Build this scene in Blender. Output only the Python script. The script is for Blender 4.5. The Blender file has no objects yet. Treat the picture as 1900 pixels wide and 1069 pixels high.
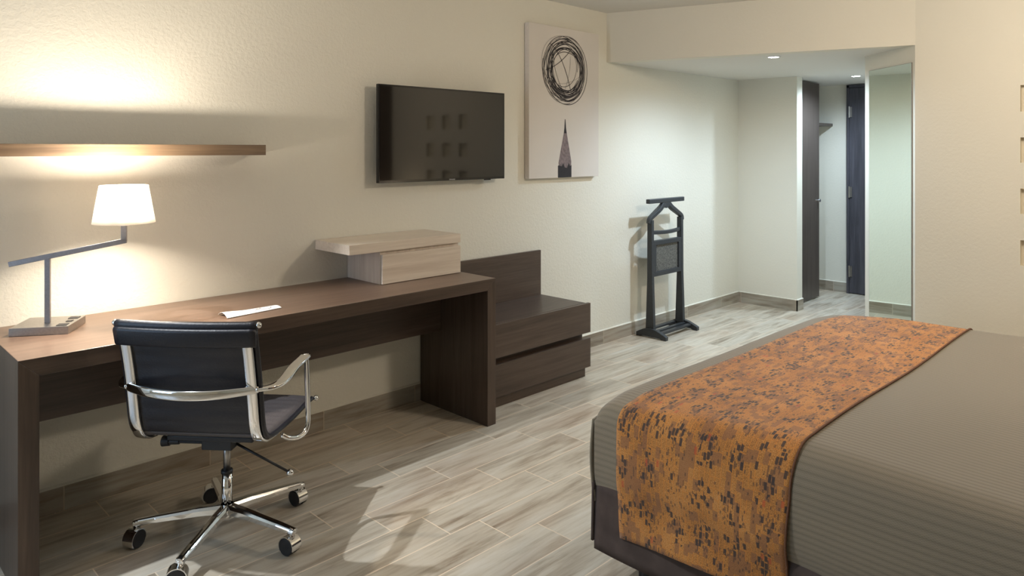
import bpy, bmesh, math, random
from mathutils import Vector, Matrix
random.seed(7)
scene = bpy.context.scene
COL = scene.collection
PI = math.pi
R = math.radians

# ------------------------------------------------------------------ materials
class NT:
    def __init__(s, name):
        s.m = bpy.data.materials.new(name); s.m.use_nodes = True
        s.t = s.m.node_tree; s.t.nodes.clear()
        s.out = s.n('ShaderNodeOutputMaterial'); s.b = s.n('ShaderNodeBsdfPrincipled')
        s.l(s.b.outputs[0], s.out.inputs[0])
    def n(s, k, **kw):
        o = s.t.nodes.new(k)
        for a, v in kw.items(): setattr(o, a, v)
        return o
    def l(s, a, b): s.t.links.new(a, b)
    def put(s, sock, v):
        if isinstance(v, bpy.types.NodeSocket): s.l(v, sock)
        else: sock.default_value = v
    def set(s, name, v): s.put(s.b.inputs[name], v)
    def math(s, op, a, b=0.0, c=0.0):
        o = s.n('ShaderNodeMath', operation=op)
        s.put(o.inputs[0], a); s.put(o.inputs[1], b); s.put(o.inputs[2], c)
        return o.outputs[0]
    def comb(s, x, y, z=0.0):
        o = s.n('ShaderNodeCombineXYZ')
        s.put(o.inputs[0], x); s.put(o.inputs[1], y); s.put(o.inputs[2], z); return o.outputs[0]
    def sep(s, v):
        o = s.n('ShaderNodeSeparateXYZ'); s.l(v, o.inputs[0]); return o.outputs
    def noise(s, v, scale, detail=4, rough=.5, dist=0.0):
        o = s.n('ShaderNodeTexNoise'); s.l(v, o.inputs['Vector'])
        o.inputs['Scale'].default_value = scale; o.inputs['Detail'].default_value = detail
        o.inputs['Roughness'].default_value = rough; o.inputs['Distortion'].default_value = dist
        return o.outputs[0]
    def white(s, v):
        o = s.n('ShaderNodeTexWhiteNoise', noise_dimensions='3D'); s.l(v, o.inputs[0]); return o.outputs
    def ramp(s, f, stops):
        o = s.n('ShaderNodeValToRGB'); s.put(o.inputs[0], f)
        e = o.color_ramp.elements
        while len(e) < len(stops): e.new(.5)
        for i, (p, c) in enumerate(stops):
            e[i].position = p; e[i].color = (c[0], c[1], c[2], 1)
        return o.outputs[0]
    def mix(s, f, a, b, blend='MIX'):
        o = s.n('ShaderNodeMix', data_type='RGBA', blend_type=blend)
        s.put(o.inputs[0], f)
        s.put(o.inputs[6], a if isinstance(a, bpy.types.NodeSocket) else (*a[:3], 1))
        s.put(o.inputs[7], b if isinstance(b, bpy.types.NodeSocket) else (*b[:3], 1))
        return o.outputs[2]
    def obj(s): return s.n('ShaderNodeTexCoord').outputs['Object']
    def uv(s): return s.n('ShaderNodeTexCoord').outputs['UV']
    def scale(s, v, k):
        o = s.n('ShaderNodeVectorMath', operation='MULTIPLY'); s.l(v, o.inputs[0]); o.inputs[1].default_value = k
        return o.outputs[0]
    def bump(s, h, strength, dist=.01):
        o = s.n('ShaderNodeBump'); s.l(h, o.inputs['Height'])
        o.inputs['Strength'].default_value = strength; o.inputs['Distance'].default_value = dist
        s.l(o.outputs[0], s.b.inputs['Normal'])

def plain(name, col, rough=.5, metal=0.0, spec=.5, noise=0.0, nscale=30, bump=0.0):
    t = NT(name)
    t.set('Roughness', rough); t.set('Metallic', metal); t.set('Specular IOR Level', spec)
    if noise or bump:
        f = t.noise(t.obj(), nscale, 5)
        a = tuple(c * (1 - noise) for c in col); b = tuple(min(1, c * (1 + noise)) for c in col)
        t.set('Base Color', t.ramp(f, [(.3, a), (.7, b)]))
        if bump: t.bump(f, bump)
    else: t.set('Base Color', (*col, 1))
    return t.m

def wood(name, dark, light, axis=0, rough=.4, fine=1.0, spec=.5):
    """laminate with grain running along the given object axis"""
    t = NT(name); o = t.obj()
    k = [34.0 * fine] * 3; k[axis] = 1.6
    f = t.noise(t.scale(o, tuple(k)), 1.0, 7, .62, .5)
    k2 = [130.0] * 3; k2[axis] = 5.0
    g = t.noise(t.scale(o, tuple(k2)), 1.0, 3, .6)
    h = t.math('MULTIPLY_ADD', g, .35, t.math('MULTIPLY', f, .8))
    t.set('Base Color', t.ramp(h, [(.36, dark), (.75, light)]))
    t.set('Roughness', rough); t.set('Specular IOR Level', spec)
    t.bump(g, .06, .002)
    return t.m

def wall_mat(name, col, bump=.35):
    t = NT(name); p = t.obj()
    f = t.noise(p, 55, 6, .62, .3); g = t.noise(p, 1.3, 2)
    t.set('Base Color', t.ramp(g, [(.2, tuple(c * .97 for c in col)), (.8, col)]))
    t.set('Roughness', .75); t.set('Specular IOR Level', .25)
    t.bump(f, bump, .006)
    return t.m

def tile_mat(name, gloss=.3, tint=(1.0, .965, .90)):
    """wood-look porcelain planks: running bond laid out in metres from UV"""
    t = NT(name); x, y, _ = t.sep(t.uv())
    L, W, S = .571, .1715, .1405
    v = t.math('DIVIDE', t.math('SUBTRACT', -.875, y), W)
    row = t.math('FLOOR', v)
    u = t.math('DIVIDE', t.math('SUBTRACT', t.math('SUBTRACT', x, 2.151), t.math('MULTIPLY', row, S)), L)
    tile = t.math('FLOOR', u)
    fu = t.math('SUBTRACT', u, tile); fv = t.math('SUBTRACT', v, row)
    du = t.math('MULTIPLY', t.math('MINIMUM', fu, t.math('SUBTRACT', 1.0, fu)), L)
    dv = t.math('MULTIPLY', t.math('MINIMUM', fv, t.math('SUBTRACT', 1.0, fv)), W)
    grout = t.math('LESS_THAN', t.math('MINIMUM', du, dv), .0021)
    rnd = t.white(t.comb(row, tile, 3.0))
    rv = rnd[0]; rc = t.sep(rnd[1])
    gx = t.math('ADD', t.math('MULTIPLY', x, 1.7), t.math('MULTIPLY', rc[0], 40.0))
    gy = t.math('ADD', t.math('MULTIPLY', y, 13.0), t.math('MULTIPLY', rc[1], 60.0))
    a = t.noise(t.comb(gx, gy, rc[2]), 1.0, 6, .62, .8)
    b = t.noise(t.comb(t.math('MULTIPLY', gx, 2.2), t.math('MULTIPLY', gy, 3.2), 4.0), 1.0, 4, .6, .2)
    c = t.noise(t.comb(t.math('MULTIPLY', gx, .7), t.math('MULTIPLY', gy, .35), 9.0), 1.0, 3, .5, .6)
    h = t.math('ADD', t.math('MULTIPLY', a, .62), t.math('MULTIPLY', b, .38))
    col = t.ramp(h, [(.33, (.26, .21, .16)), (.42, (.42, .37, .305)), (.52, (.57, .53, .46)), (.68, (.66, .64, .595))])
    pink = t.ramp(t.math('ADD', t.math('MULTIPLY', c, .8), t.math('MULTIPLY', rv, .2)), [(.48, (0, 0, 0)), (.68, (1, 1, 1))])
    col = t.mix(t.math('MULTIPLY', pink, .8), col, t.mix(.5, col, (.36, .25, .18)))
    tone = t.math('MULTIPLY_ADD', rv, .22, .88)
    col = t.mix(1.0, col, t.comb(tone, tone, tone), 'MULTIPLY')
    col = t.mix(grout, col, (.78, .68, .56))
    col = t.mix(1.0, col, tint, 'MULTIPLY')
    t.set('Base Color', col)
    t.set('Roughness', t.math('MULTIPLY_ADD', grout, .4, gloss)); t.set('Specular IOR Level', .5)
    t.bump(t.math('SUBTRACT', t.math('MULTIPLY', b, .12), grout), .25, .002)
    return t.m

def spread_mat():
    t = NT('taupe_quilt'); u, v, _ = t.sep(t.uv())
    rib = t.math('PINGPONG', t.math('DIVIDE', u, .0185), .5)
    rib = t.math('POWER', t.math('MULTIPLY', rib, 2.0), .45)
    w = t.math('MULTIPLY', t.math('SINE', t.math('MULTIPLY', v, 2 * PI / .009)), .5)
    w2 = t.math('MULTIPLY', t.math('SINE', t.math('MULTIPLY', u, 2 * PI / .0055)), .5)
    h = t.math('ADD', rib, t.math('MULTIPLY', t.math('MULTIPLY', w, w2), .8))
    n = t.noise(t.comb(t.math('MULTIPLY', u, 300), t.math('MULTIPLY', v, 300), 0), 1.0, 2)
    f = t.math('ADD', t.math('MULTIPLY', h, .6), t.math('MULTIPLY', n, .3))
    t.set('Base Color', t.ramp(f, [(.1, (.150, .125, .087)), (.75, (.222, .186, .133))]))
    t.set('Roughness', .85); t.set('Specular IOR Level', .2); t.set('Sheen Weight', .25)
    t.bump(h, .5, .0018)
    return t.m

def runner_mat():
    t = NT('orange_jacquard'); u, v, _ = t.sep(t.uv())
    def cells(cu, cv, jit, seed):
        rr = t.math('FLOOR', t.math('DIVIDE', v, cv))
        off = t.white(t.comb(rr, seed, 0.0))[0]
        uu = t.math('ADD', t.math('DIVIDE', u, cu), t.math('MULTIPLY', off, jit))
        cc = t.math('FLOOR', uu)
        fu = t.math('SUBTRACT', uu, cc); fv = t.math('SUBTRACT', t.math('DIVIDE', v, cv), rr)
        return t.white(t.comb(rr, cc, seed)), fu, fv
    # periodic cluster mask, repeats about every 0.23 m
    pu = t.math('PINGPONG', t.math('ADD', u, .03), .135); pv = t.math('PINGPONG', t.math('ADD', v, .02), .095)
    du = t.math('SUBTRACT', pu, .0675); dv = t.math('SUBTRACT', pv, .0475)
    wob = t.math('MULTIPLY', t.math('SUBTRACT', t.noise(t.comb(u, v, 0), 12, 4), .5), .10)
    d = t.math('ADD', t.math('SQRT', t.math('ADD', t.math('MULTIPLY', t.math('MULTIPLY', du, du), .42), t.math('MULTIPLY', dv, dv))), wob)
    mask = t.ramp(d, [(.010, (1, 1, 1)), (.040, (0, 0, 0))])
    (r1, fu, fv) = cells(.025, .0102, 5.0, 1.0)
    ins = t.math('MULTIPLY', t.math('LESS_THAN', t.math('ABSOLUTE', t.math('SUBTRACT', fu, .5)), .40), t.math('LESS_THAN', t.math('ABSOLUTE', t.math('SUBTRACT', fv, .5)), .42))
    thr = t.math('MULTIPLY_ADD', mask, .42, .016)
    fleck = t.math('MULTIPLY', t.math('LESS_THAN', r1[0], thr), ins)
    (r3, hu, hv) = cells(.0095, .0045, 9.0, 8.0)
    small = t.math('MULTIPLY', t.math('LESS_THAN', r3[0], t.math('MULTIPLY_ADD', mask, .22, .05)), .7)
    (r2, gu, gv) = cells(.034, .0165, 7.0, 5.0)
    line = t.math('MAXIMUM', t.math('LESS_THAN', gu, .05), t.math('LESS_THAN', gv, .11))
    line = t.math('MULTIPLY', line, t.math('GREATER_THAN', r2[0], .35))
    fine = t.noise(t.comb(t.math('MULTIPLY', u, 260), t.math('MULTIPLY', v, 420), 0), 1.0, 3, .7)
    big = t.noise(t.comb(u, v, 3), 6, 4, .6)
    base = t.ramp(t.math('ADD', t.math('MULTIPLY', fine, .68), t.math('MULTIPLY', big, .32)),
                  [(.38, (.17, .070, .026)), (.47, (.37, .155, .038)), (.56, (.52, .235, .064)), (.68, (.56, .31, .14))])
    brown = t.math('MULTIPLY', t.math('LESS_THAN', r2[0], .30), .6)
    base = t.mix(brown, base, (.21, .10, .055))
    base = t.mix(t.math('MULTIPLY', line, .62), base, (.62, .22, .035))
    red = t.math('MULTIPLY', t.math('GREATER_THAN', r1[0], .992), ins)
    base = t.mix(t.math('MULTIPLY', red, .6), base, (.45, .07, .03))
    base = t.mix(small, base, (.10, .06, .04))
    base = t.mix(t.math('MULTIPLY', fleck, t.math('MULTIPLY_ADD', fine, .3, .75)), base, (.045, .036, .034))
    t.set('Base Color', base); t.set('Roughness', .8); t.set('Specular IOR Level', .2); t.set('Sheen Weight', .15)
    t.bump(fine, .5, .002)
    return t.m

M = {}
M['wall'] = wall_mat('warm_white_plaster', (.75, .72, .625), .22)
M['wall_rough'] = wall_mat('textured_white_plaster', (.75, .72, .625), .50)
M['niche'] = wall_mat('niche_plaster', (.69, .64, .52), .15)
M['ceiling'] = wall_mat('ceiling_paint', (.72, .70, .65), .05)
M['tile'] = tile_mat('wood_look_tile', .30)
M['base_tile_shaded'] = tile_mat('wood_look_skirting_tile_shaded', .38, (.66, .64, .60))  # same tile as the floor, tint darkened to paint in shade on upright faces
M['dark_h'] = wood('dark_laminate_long', (.045, .028, .020), (.098, .066, .048), 0, .38)
M['dark_v'] = wood('dark_laminate_tall', (.045, .028, .020), (.098, .066, .048), 2, .38)
M['desk_top'] = wood('brown_laminate_top', (.115, .070, .047), (.185, .118, .080), 0, .36)
M['pale'] = wood('pale_ash_laminate', (.60, .50, .40), (.78, .69, .58), 0, .5)
M['pale_v'] = wood('pale_ash_laminate_tall', (.58, .48, .40), (.76, .67, .57), 2, .5)
M['shelf'] = wood('linen_brown_laminate', (.095, .060, .034), (.21, .14, .082), 0, .5, 2.0)
M['door'] = wood('grey_brown_door', (.060, .046, .038), (.105, .084, .070), 2, .4)
M['ash'] = wood('dark_ash_door', (.030, .029, .036), (.085, .082, .098), 2, .4, .7)
M['chrome'] = plain('polished_chrome', (.80, .80, .80), .06, 1.0)
M['steel'] = plain('brushed_steel', (.40, .38, .36), .36, 1.0, noise=.08, nscale=120)
M['lamp_steel'] = plain('dark_brushed_steel', (.34, .32, .33), .40, 1.0, noise=.08, nscale=120)
M['black'] = plain('black_plastic', (.012, .012, .014), .45, noise=.2, nscale=80)
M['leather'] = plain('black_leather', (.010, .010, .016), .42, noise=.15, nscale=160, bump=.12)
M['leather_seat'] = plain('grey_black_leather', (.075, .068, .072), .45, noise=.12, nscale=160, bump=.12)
M['valet'] = plain('charcoal_painted_wood', (.033, .036, .041), .42, noise=.12, nscale=60)
M['bezel'] = plain('gloss_black_plastic', (.006, .006, .007), .12, noise=.1, nscale=40)
M['screen'] = plain('glossy_screen', (.007, .0065, .006), .05, spec=.7, noise=.05, nscale=3)
M['paper'] = plain('white_card', (.82, .80, .77), .6, noise=.02, nscale=40)
M['ink'] = plain('grey_print', (.22, .22, .24), .6, noise=.1, nscale=200)
M['canvas'] = plain('printed_canvas', (.66, .61, .555), .8, noise=.03, nscale=2.5, bump=.02)
M['canvas_edge'] = plain('canvas_edge', (.76, .69, .62), .8, noise=.03, nscale=60)
M['stroke'] = plain('pencil_black', (.022, .018, .020), .8, noise=.2, nscale=90)
M['stroke_light'] = plain('pencil_grey', (.16, .14, .13), .8, noise=.2, nscale=90)
M['pencil_wood'] = plain('printed_pencil_wood', (.20, .155, .155), .8, noise=.35, nscale=50)
M['spread'] = spread_mat()
M['runner'] = runner_mat()
M['hem'] = plain('runner_hem', (.13, .055, .025), .8, noise=.2, nscale=200)
M['skirt'] = plain('brown_suede', (.075, .056, .049), .9, spec=.15, noise=.22, nscale=14, bump=.05)
M['white_trim'] = plain('white_enamel', (.80, .80, .78), .5, noise=.02, nscale=20)
M['logo'] = plain('silver_print', (.6, .6, .6), .4, noise=.02, nscale=20)
M['clay'] = plain('cream_paint', (.66, .58, .46), .7, noise=.03, nscale=20)
t = NT('mirror_glass'); t.set('Base Color', (.80, .88, .82, 1)); t.set('Metallic', 1.0); t.set('Roughness', .015); M['mirror'] = t.m
def emis(name, col, s):
    t = NT(name); t.set('Base Color', (*col, 1)); t.set('Emission Color', (*col, 1)); t.set('Emission Strength', s); return t.m
M['led'] = emis('lit_led_lens', (.93, .97, 1.0), 30)
M['bulb'] = emis('lit_bulb', (1.0, .86, .66), 20)
t = NT('lampshade_fabric'); f = t.noise(t.scale(t.obj(), (400, 400, 400)), 1.0, 2)
t.set('Base Color', t.ramp(f, [(.3, (.86, .84, .80)), (.7, (.93, .91, .87))])); t.set('Roughness', .9)
tr = t.n('ShaderNodeBsdfTranslucent'); tr.inputs[0].default_value = (.95, .90, .82, 1)
mx = t.n('ShaderNodeMixShader'); mx.inputs[0].default_value = .55
t.l(t.b.outputs[0], mx.inputs[1]); t.l(tr.outputs[0], mx.inputs[2]); t.l(mx.outputs[0], t.out.inputs[0]); M['shade'] = t.m
def fabric_panel():
    t = NT('speckled_grey_carpet'); f = t.noise(t.scale(t.obj(), (220, 220, 110)), 1.0, 4, .8)
    t.set('Base Color', t.ramp(f, [(.38, (.035, .035, .032)), (.62, (.20, .195, .175))])); t.set('Roughness', .95); t.bump(f, .5, .004)
    return t.m
M['carpet'] = fabric_panel()

# ------------------------------------------------------------------ geometry helpers
def link(name, me, mats, parent=None, smooth=False):
    o = bpy.data.objects.new(name, me); COL.objects.link(o)
    for m in (mats if isinstance(mats, (list, tuple)) else [mats]): me.materials.append(m)
    if parent: o.parent = parent
    if smooth:
        for p in me.polygons: p.use_smooth = True
    return o
def fin(bm, name, mats, parent=None, smooth=False, bevel=0.0, seg=2, recalc=True):
    if recalc: bmesh.ops.recalc_face_normals(bm, faces=bm.faces)
    me = bpy.data.meshes.new(name); bm.to_mesh(me); bm.free()
    o = link(name, me, mats, parent, smooth)
    if bevel:
        b = o.modifiers.new('bevel', 'BEVEL'); b.width = bevel; b.segments = seg; b.limit_method = 'ANGLE'; b.angle_limit = R(40)
    return o
def tag(o, label=None, cat=None, group=None, kind=None):
    if label: o['label'] = label
    if cat: o['category'] = cat
    if group: o['group'] = group
    if kind: o['kind'] = kind
    return o
def empty(name, loc, rz=0.0, label=None, cat=None, group=None):
    o = bpy.data.objects.new(name, None); COL.objects.link(o); o.location = loc; o.rotation_euler = (0, 0, rz)
    o.empty_display_size = .1
    return tag(o, label, cat, group)
def box(bm, x0, x1, y0, y1, z0, z1, mat=0, M4=None):
    ps = [(x, y, z) for z in (z0, z1) for y in (y0, y1) for x in (x0, x1)]
    vs = [bm.verts.new((M4 @ Vector(p)) if M4 else p) for p in ps]
    for f in ((0, 2, 3, 1), (4, 5, 7, 6), (0, 1, 5, 4), (2, 6, 7, 3), (0, 4, 6, 2), (1, 3, 7, 5)):
        fc = bm.faces.new([vs[i] for i in f]); fc.material_index = mat
def prism(bm, pts, axis, a, b, mat=0):
    """polygon pts in the plane of the two remaining axes, extruded along axis from a to b"""
    def P(p, t):
        q = list(p); q.insert(axis, t); return q
    A = [bm.verts.new(P(p, a)) for p in pts]; B = [bm.verts.new(P(p, b)) for p in pts]
    bm.faces.new(A).material_index = mat; bm.faces.new(B[::-1]).material_index = mat
    n = len(pts)
    for i in range(n): bm.faces.new((A[i], B[i], B[(i + 1) % n], A[(i + 1) % n])).material_index = mat
def cyl(bm, p0, p1, r0, r1=None, n=24, cap=True):
    r1 = r0 if r1 is None else r1
    p0 = Vector(p0); p1 = Vector(p1); d = (p1 - p0).normalized()
    a = d.orthogonal().normalized(); b = d.cross(a)
    A = [bm.verts.new(p0 + (a * math.cos(2 * PI * i / n) + b * math.sin(2 * PI * i / n)) * r0) for i in range(n)]
    B = [bm.verts.new(p1 + (a * math.cos(2 * PI * i / n) + b * math.sin(2 * PI * i / n)) * r1) for i in range(n)]
    for i in range(n): bm.faces.new((A[i], A[(i + 1) % n], B[(i + 1) % n], B[i]))
    if cap: bm.faces.new(A[::-1]); bm.faces.new(B)
def ball(bm, c, r, su=20, sv=12, sc=(1, 1, 1)):
    bmesh.ops.create_uvsphere(bm, u_segments=su, v_segments=sv, radius=r, matrix=Matrix.Translation(c) @ Matrix.Diagonal((*sc, 1)))
def crom(pts, k=8):
    P = [Vector(p) for p in pts]; P = [P[0] * 2 - P[1]] + P + [P[-1] * 2 - P[-2]]; out = []
    for i in range(1, len(P) - 2):
        for j in range(k):
            t = j / k
            out.append(.5 * ((2 * P[i]) + (P[i + 1] - P[i - 1]) * t + (2 * P[i - 1] - 5 * P[i] + 4 * P[i + 1] - P[i + 2]) * t * t + (3 * P[i] - P[i - 1] - 3 * P[i + 1] + P[i + 2]) * t ** 3))
    out.append(P[-2]); return out
def sweep(bm, path, prof, up=(0, 0, 1), cap=True, scale=None):
    """prof: list of (side, up) offsets; up vector kept close to the given one"""
    path = [Vector(p) for p in path]; up = Vector(up); rings = []
    for i, p in enumerate(path):
        d = (path[min(i + 1, len(path) - 1)] - path[max(i - 1, 0)]).normalized()
        s = d.cross(up); s.normalize(); u = s.cross(d).normalized()
        k = scale(i / (len(path) - 1)) if scale else 1
        kk = k if isinstance(k, tuple) else (k, k)
        rings.append([bm.verts.new(p + s * a * kk[0] + u * b * kk[1]) for a, b in prof])
    n = len(prof)
    for i in range(len(rings) - 1):
        for j in range(n): bm.faces.new((rings[i][j], rings[i][(j + 1) % n], rings[i + 1][(j + 1) % n], rings[i + 1][j]))
    if cap: bm.faces.new(rings[0][::-1]); bm.faces.new(rings[-1])
def rrect(w, h, r, n=4):
    out = []
    for cx, cy, a0 in ((w / 2 - r, h / 2 - r, 0), (-w / 2 + r, h / 2 - r, 90), (-w / 2 + r, -h / 2 + r, 180), (w / 2 - r, -h / 2 + r, 270)):
        for i in range(n + 1): a = R(a0 + 90 * i / n); out.append((cx + r * math.cos(a), cy + r * math.sin(a)))
    return out
def circ(r, n=16, sy=1.0): return [(r * math.cos(2 * PI * i / n), r * sy * math.sin(2 * PI * i / n)) for i in range(n)]
def grid(bm, fn, nu, nv, uvfn=None):
    vs = [[bm.verts.new(fn(i / nu, j / nv)) for j in range(nv + 1)] for i in range(nu + 1)]
    lay = bm.loops.layers.uv.verify() if uvfn else None
    for i in range(nu):
        for j in range(nv):
            f = bm.faces.new((vs[i][j], vs[i + 1][j], vs[i + 1][j + 1], vs[i][j + 1]))
            if uvfn:
                for lp, (a, b) in zip(f.loops, ((i, j), (i + 1, j), (i + 1, j + 1), (i, j + 1))): lp[lay].uv = uvfn(a / nu, b / nv)
    return vs
def uvquad(bm, ps, uvs, mat=0):
    lay = bm.loops.layers.uv.verify(); f = bm.faces.new([bm.verts.new(p) for p in ps]); f.material_index = mat
    for lp, u in zip(f.loops, uvs): lp[lay].uv = u
def struct(bm, name, mats, **k): return tag(fin(bm, name, mats, **k), kind='structure')

# ------------------------------------------------------------------ room shell
ZC, ZS = 2.411, 2.052           # main ceiling, entry soffit
XW, YH, XE = -1.75, -3.72, 7.40  # window wall, headboard wall, entry end wall
XR = 4.873; YR = -1.874          # right wall plane and its corner
AX, AY = 4.873, -1.874; BX, BY = 5.246, -1.456
XC = 6.235                       # closet front wall
bm = bmesh.new()
uvquad(bm, [(XW, YH, 0), (XE + .1, YH, 0), (XE + .1, .0, 0), (XW, .0, 0)], [(XW, YH), (XE + .1, YH), (XE + .1, 0), (XW, 0)])
fl = struct(bm, 'floor', M['tile'], recalc=False)
bm = bmesh.new(); box(bm, XW - .1, XE + .2, 0, .12, 0, ZC + .1); struct(bm, 'wall_left', M['wall_rough'])
bm = bmesh.new(); box(bm, XW - .1, 5.2, YH - .1, .12, ZC, ZC + .1); struct(bm, 'ceiling', M['ceiling'])
# entry soffit with its header face
d = Vector((AX - 4.246, AY, 0)).normalized(); 
bm = bmesh.new()
prism(bm, [(4.246, 0), (AX, AY), (BX, BY), (XE, BY), (XE, 0)], 2, ZS, ZS + .12)
struct(bm, 'ceiling_entry', M['ceiling'])
bm = bmesh.new()
prism(bm, [(4.244, 0), (AX, AY - .002), (AX + .09, AY + .03), (4.36, 0)], 2, ZS - .001, ZC)
struct(bm, 'wall_header', M['wall'])
# right wall with its grid of recessed square niches
bm = bmesh.new()
ny, nz = [-2.408 - .262 * i for i in range(3)], [(1.772, 1.624), (1.479, 1.338), (1.193, 1.051), (.904, .762)]
ys = [YR]
for y in ny: ys += [y, y - .132]
ys += [YH]
zs = [0]
for a, b in nz[::-1]: zs += [b, a]
zs += [ZC]
for i in range(len(ys) - 1):
    for j in range(len(zs) - 1):
        y0, y1, z0, z1 = ys[i], ys[i + 1], zs[j], zs[j + 1]
        if i % 2 == 1 and j % 2 == 1:
            e = XR + .035
            for q in ([(e, y0, z0), (e, y1, z0), (e, y1, z1), (e, y0, z1)], [(XR, y0, z0), (e, y0, z0), (e, y0, z1), (XR, y0, z1)], [(XR, y1, z0), (e, y1, z0), (e, y1, z1), (XR, y1, z1)],
                      [(XR, y0, z0), (e, y0, z0), (e, y1, z0), (XR, y1, z0)], [(XR, y0, z1), (e, y0, z1), (e, y1, z1), (XR, y1, z1)]):
                bm.faces.new([bm.verts.new(p) for p in q]).material_index = 1
        else:
            bm.faces.new([bm.verts.new(p) for p in ((XR, y0, z0), (XR, y1, z0), (XR, y1, z1), (XR, y0, z1))])
bmesh.ops.remove_doubles(bm, verts=bm.verts, dist=.0005)
struct(bm, 'wall_right', [M['wall'], M['niche']], recalc=False)
bm = bmesh.new(); prism(bm, [(XR + .10, YR - .02), (XR + .30, YR - .02), (XR + .30, YH), (XR + .10, YH)], 2, 0, ZC); struct(bm, 'wall_right_back', M['wall'])
# angled mirror wall and the entry corridor's right wall
bm = bmesh.new(); prism(bm, [(AX, AY), (BX, BY), (XE, BY), (XE, BY - .1), (BX + .06, BY - .1), (AX + .1, AY - .02)], 2, 0, ZS + .001); struct(bm, 'wall_mirror', M['wall'])
# closet front wall, entry end wall
bm = bmesh.new(); box(bm, XC, XC + .11, -.552, 0, 0, ZS); struct(bm, 'wall_closet', M['wall'])
bm = bmesh.new(); box(bm, XE, XE + .1, BY - .1, 0, 0, ZS + .001); struct(bm, 'wall_end', M['wall'])
bm = bmesh.new(); box(bm, XW - .1, XR + .3, YH - .1, YH, 0, ZC); struct(bm, 'wall_headboard', M['wall'])
bm = bmesh.new(); box(bm, 1.3, XR - .001, YH, YH + .03, 0, 2.3); struct(bm, 'trim_1', M['dark_h'])
# window wall with a window opening
bm = bmesh.new()
wy0, wy1, wz0, wz1 = -1.15, -.15, .30, 2.1
box(bm, XW - .1, XW, YH - .1, wy0, 0, ZC); box(bm, XW - .1, XW, wy1, 0, 0, ZC)
box(bm, XW - .1, XW, wy0, wy1, 0, wz0); box(bm, XW - .1, XW, wy0, wy1, wz1, ZC)
struct(bm, 'wall_window', M['wall'])
bm = bmesh.new()
for a, b, c, e in ((wy0, wy1, wz0, wz0 + .05), (wy0, wy1, wz1 - .05, wz1), (wy0, wy0 + .05, wz0, wz1), (wy1 - .05, wy1, wz0, wz1), (-.675, -.625, wz0, wz1)):
    box(bm, XW - .07, XW - .02, a, b, c, e)
wf = struct(bm, 'window_1', M['white_trim'])
bm = bmesh.new(); box(bm, XW - .05, XW - .044, wy0, wy1, wz0, wz1)
g = NT('window_glass'); g.set('Transmission Weight', 1.0); g.set('Roughness', 0.0); g.set('IOR', 1.45); g.set('Base Color', (1, 1, 1, 1))
fin(bm, 'pane', g.m, wf)

# baseboards: wood-look tile 9.5 cm high with a thin white caulk lip
HB = .095
def baseboard(name, p0, p1, n, u0, th=.011):
    """p0->p1 along the wall, n outward normal, u0 tile phase"""
    p0 = Vector((*p0, 0)); p1 = Vector((*p1, 0)); n = Vector((*n, 0)); L = (p1 - p0).length
    bm = bmesh.new(); Z = Vector((0, 0, HB)); q0 = p0 + n * th; q1 = p1 + n * th
    v0, v1 = -.885, -.885 - HB
    uvquad(bm, [q0, q1, q1 + Z, q0 + Z], [(u0, v1), (u0 + L, v1), (u0 + L, v0), (u0, v0)])
    uvquad(bm, [q0 + Z, q1 + Z, p1 + Z, p0 + Z], [(u0, v0), (u0 + L, v0), (u0 + L, v0 - .01), (u0, v0 - .01)], 0)
    uvquad(bm, [p0, q0, q0 + Z, p0 + Z], [(u0 + .1, v1), (u0 + .11, v1), (u0 + .11, v0), (u0 + .1, v0)])
    uvquad(bm, [q1, p1, p1 + Z, q1 + Z], [(u0 + .1, v1), (u0 + .11, v1), (u0 + .11, v0), (u0 + .1, v0)])
    # white caulk bead above the tile
    k = .003; a0 = p0 + n * (th + .001) + Z; a1 = p1 + n * (th + .001) + Z; K = Vector((0, 0, k)); K2 = Vector((0, 0, k * 2.6))
    uvquad(bm, [a0, a1, a1 + K, a0 + K], [(0, 0)] * 4, 1)
    uvquad(bm, [a0 + K, a1 + K, p1 + Z + K2, p0 + Z + K2], [(0, 0)] * 4, 1)
    return struct(bm, name, [M['base_tile_shaded'], M['wall']])
ph = lambda x: x + 2.151 - .767 - .571 * 0
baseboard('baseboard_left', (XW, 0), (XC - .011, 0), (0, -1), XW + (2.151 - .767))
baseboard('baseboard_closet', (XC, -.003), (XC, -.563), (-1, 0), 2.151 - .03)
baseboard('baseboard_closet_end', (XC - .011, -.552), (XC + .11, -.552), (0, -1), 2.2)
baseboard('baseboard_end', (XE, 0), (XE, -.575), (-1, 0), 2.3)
dm = Vector((BX - AX, BY - AY)).normalized(); nm = Vector((-dm.y, dm.x))
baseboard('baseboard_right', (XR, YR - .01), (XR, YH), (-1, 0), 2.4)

# entrance door in the end wall
dr = empty('door_1', (XE - .02, -.574, 0)); dr['kind'] = 'structure'
bm = bmesh.new(); box(bm, -.02, .018, -.86, -.012, .008, 2.015)
fin(bm, 'door_leaf', M['ash'], dr, bevel=.002)
bm = bmesh.new(); box(bm, -.028, .018, -.012, .012, 0, 2.04); box(bm, -.028, .018, -.89, -.862, 0, 2.04); box(bm, -.028, .018, -.89, .012, 2.018, 2.045)
fin(bm, 'door_frame', M['ash'], dr)
for z in (1.78, .997, .22):
    bm = bmesh.new(); cyl(bm, (-.033, -.014, z - .055), (-.033, -.014, z + .055), .008, n=12); box(bm, -.031, -.024, -.04, -.014, z - .05, z + .05)
    fin(bm, 'hinge', M['steel'], dr)
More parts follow.
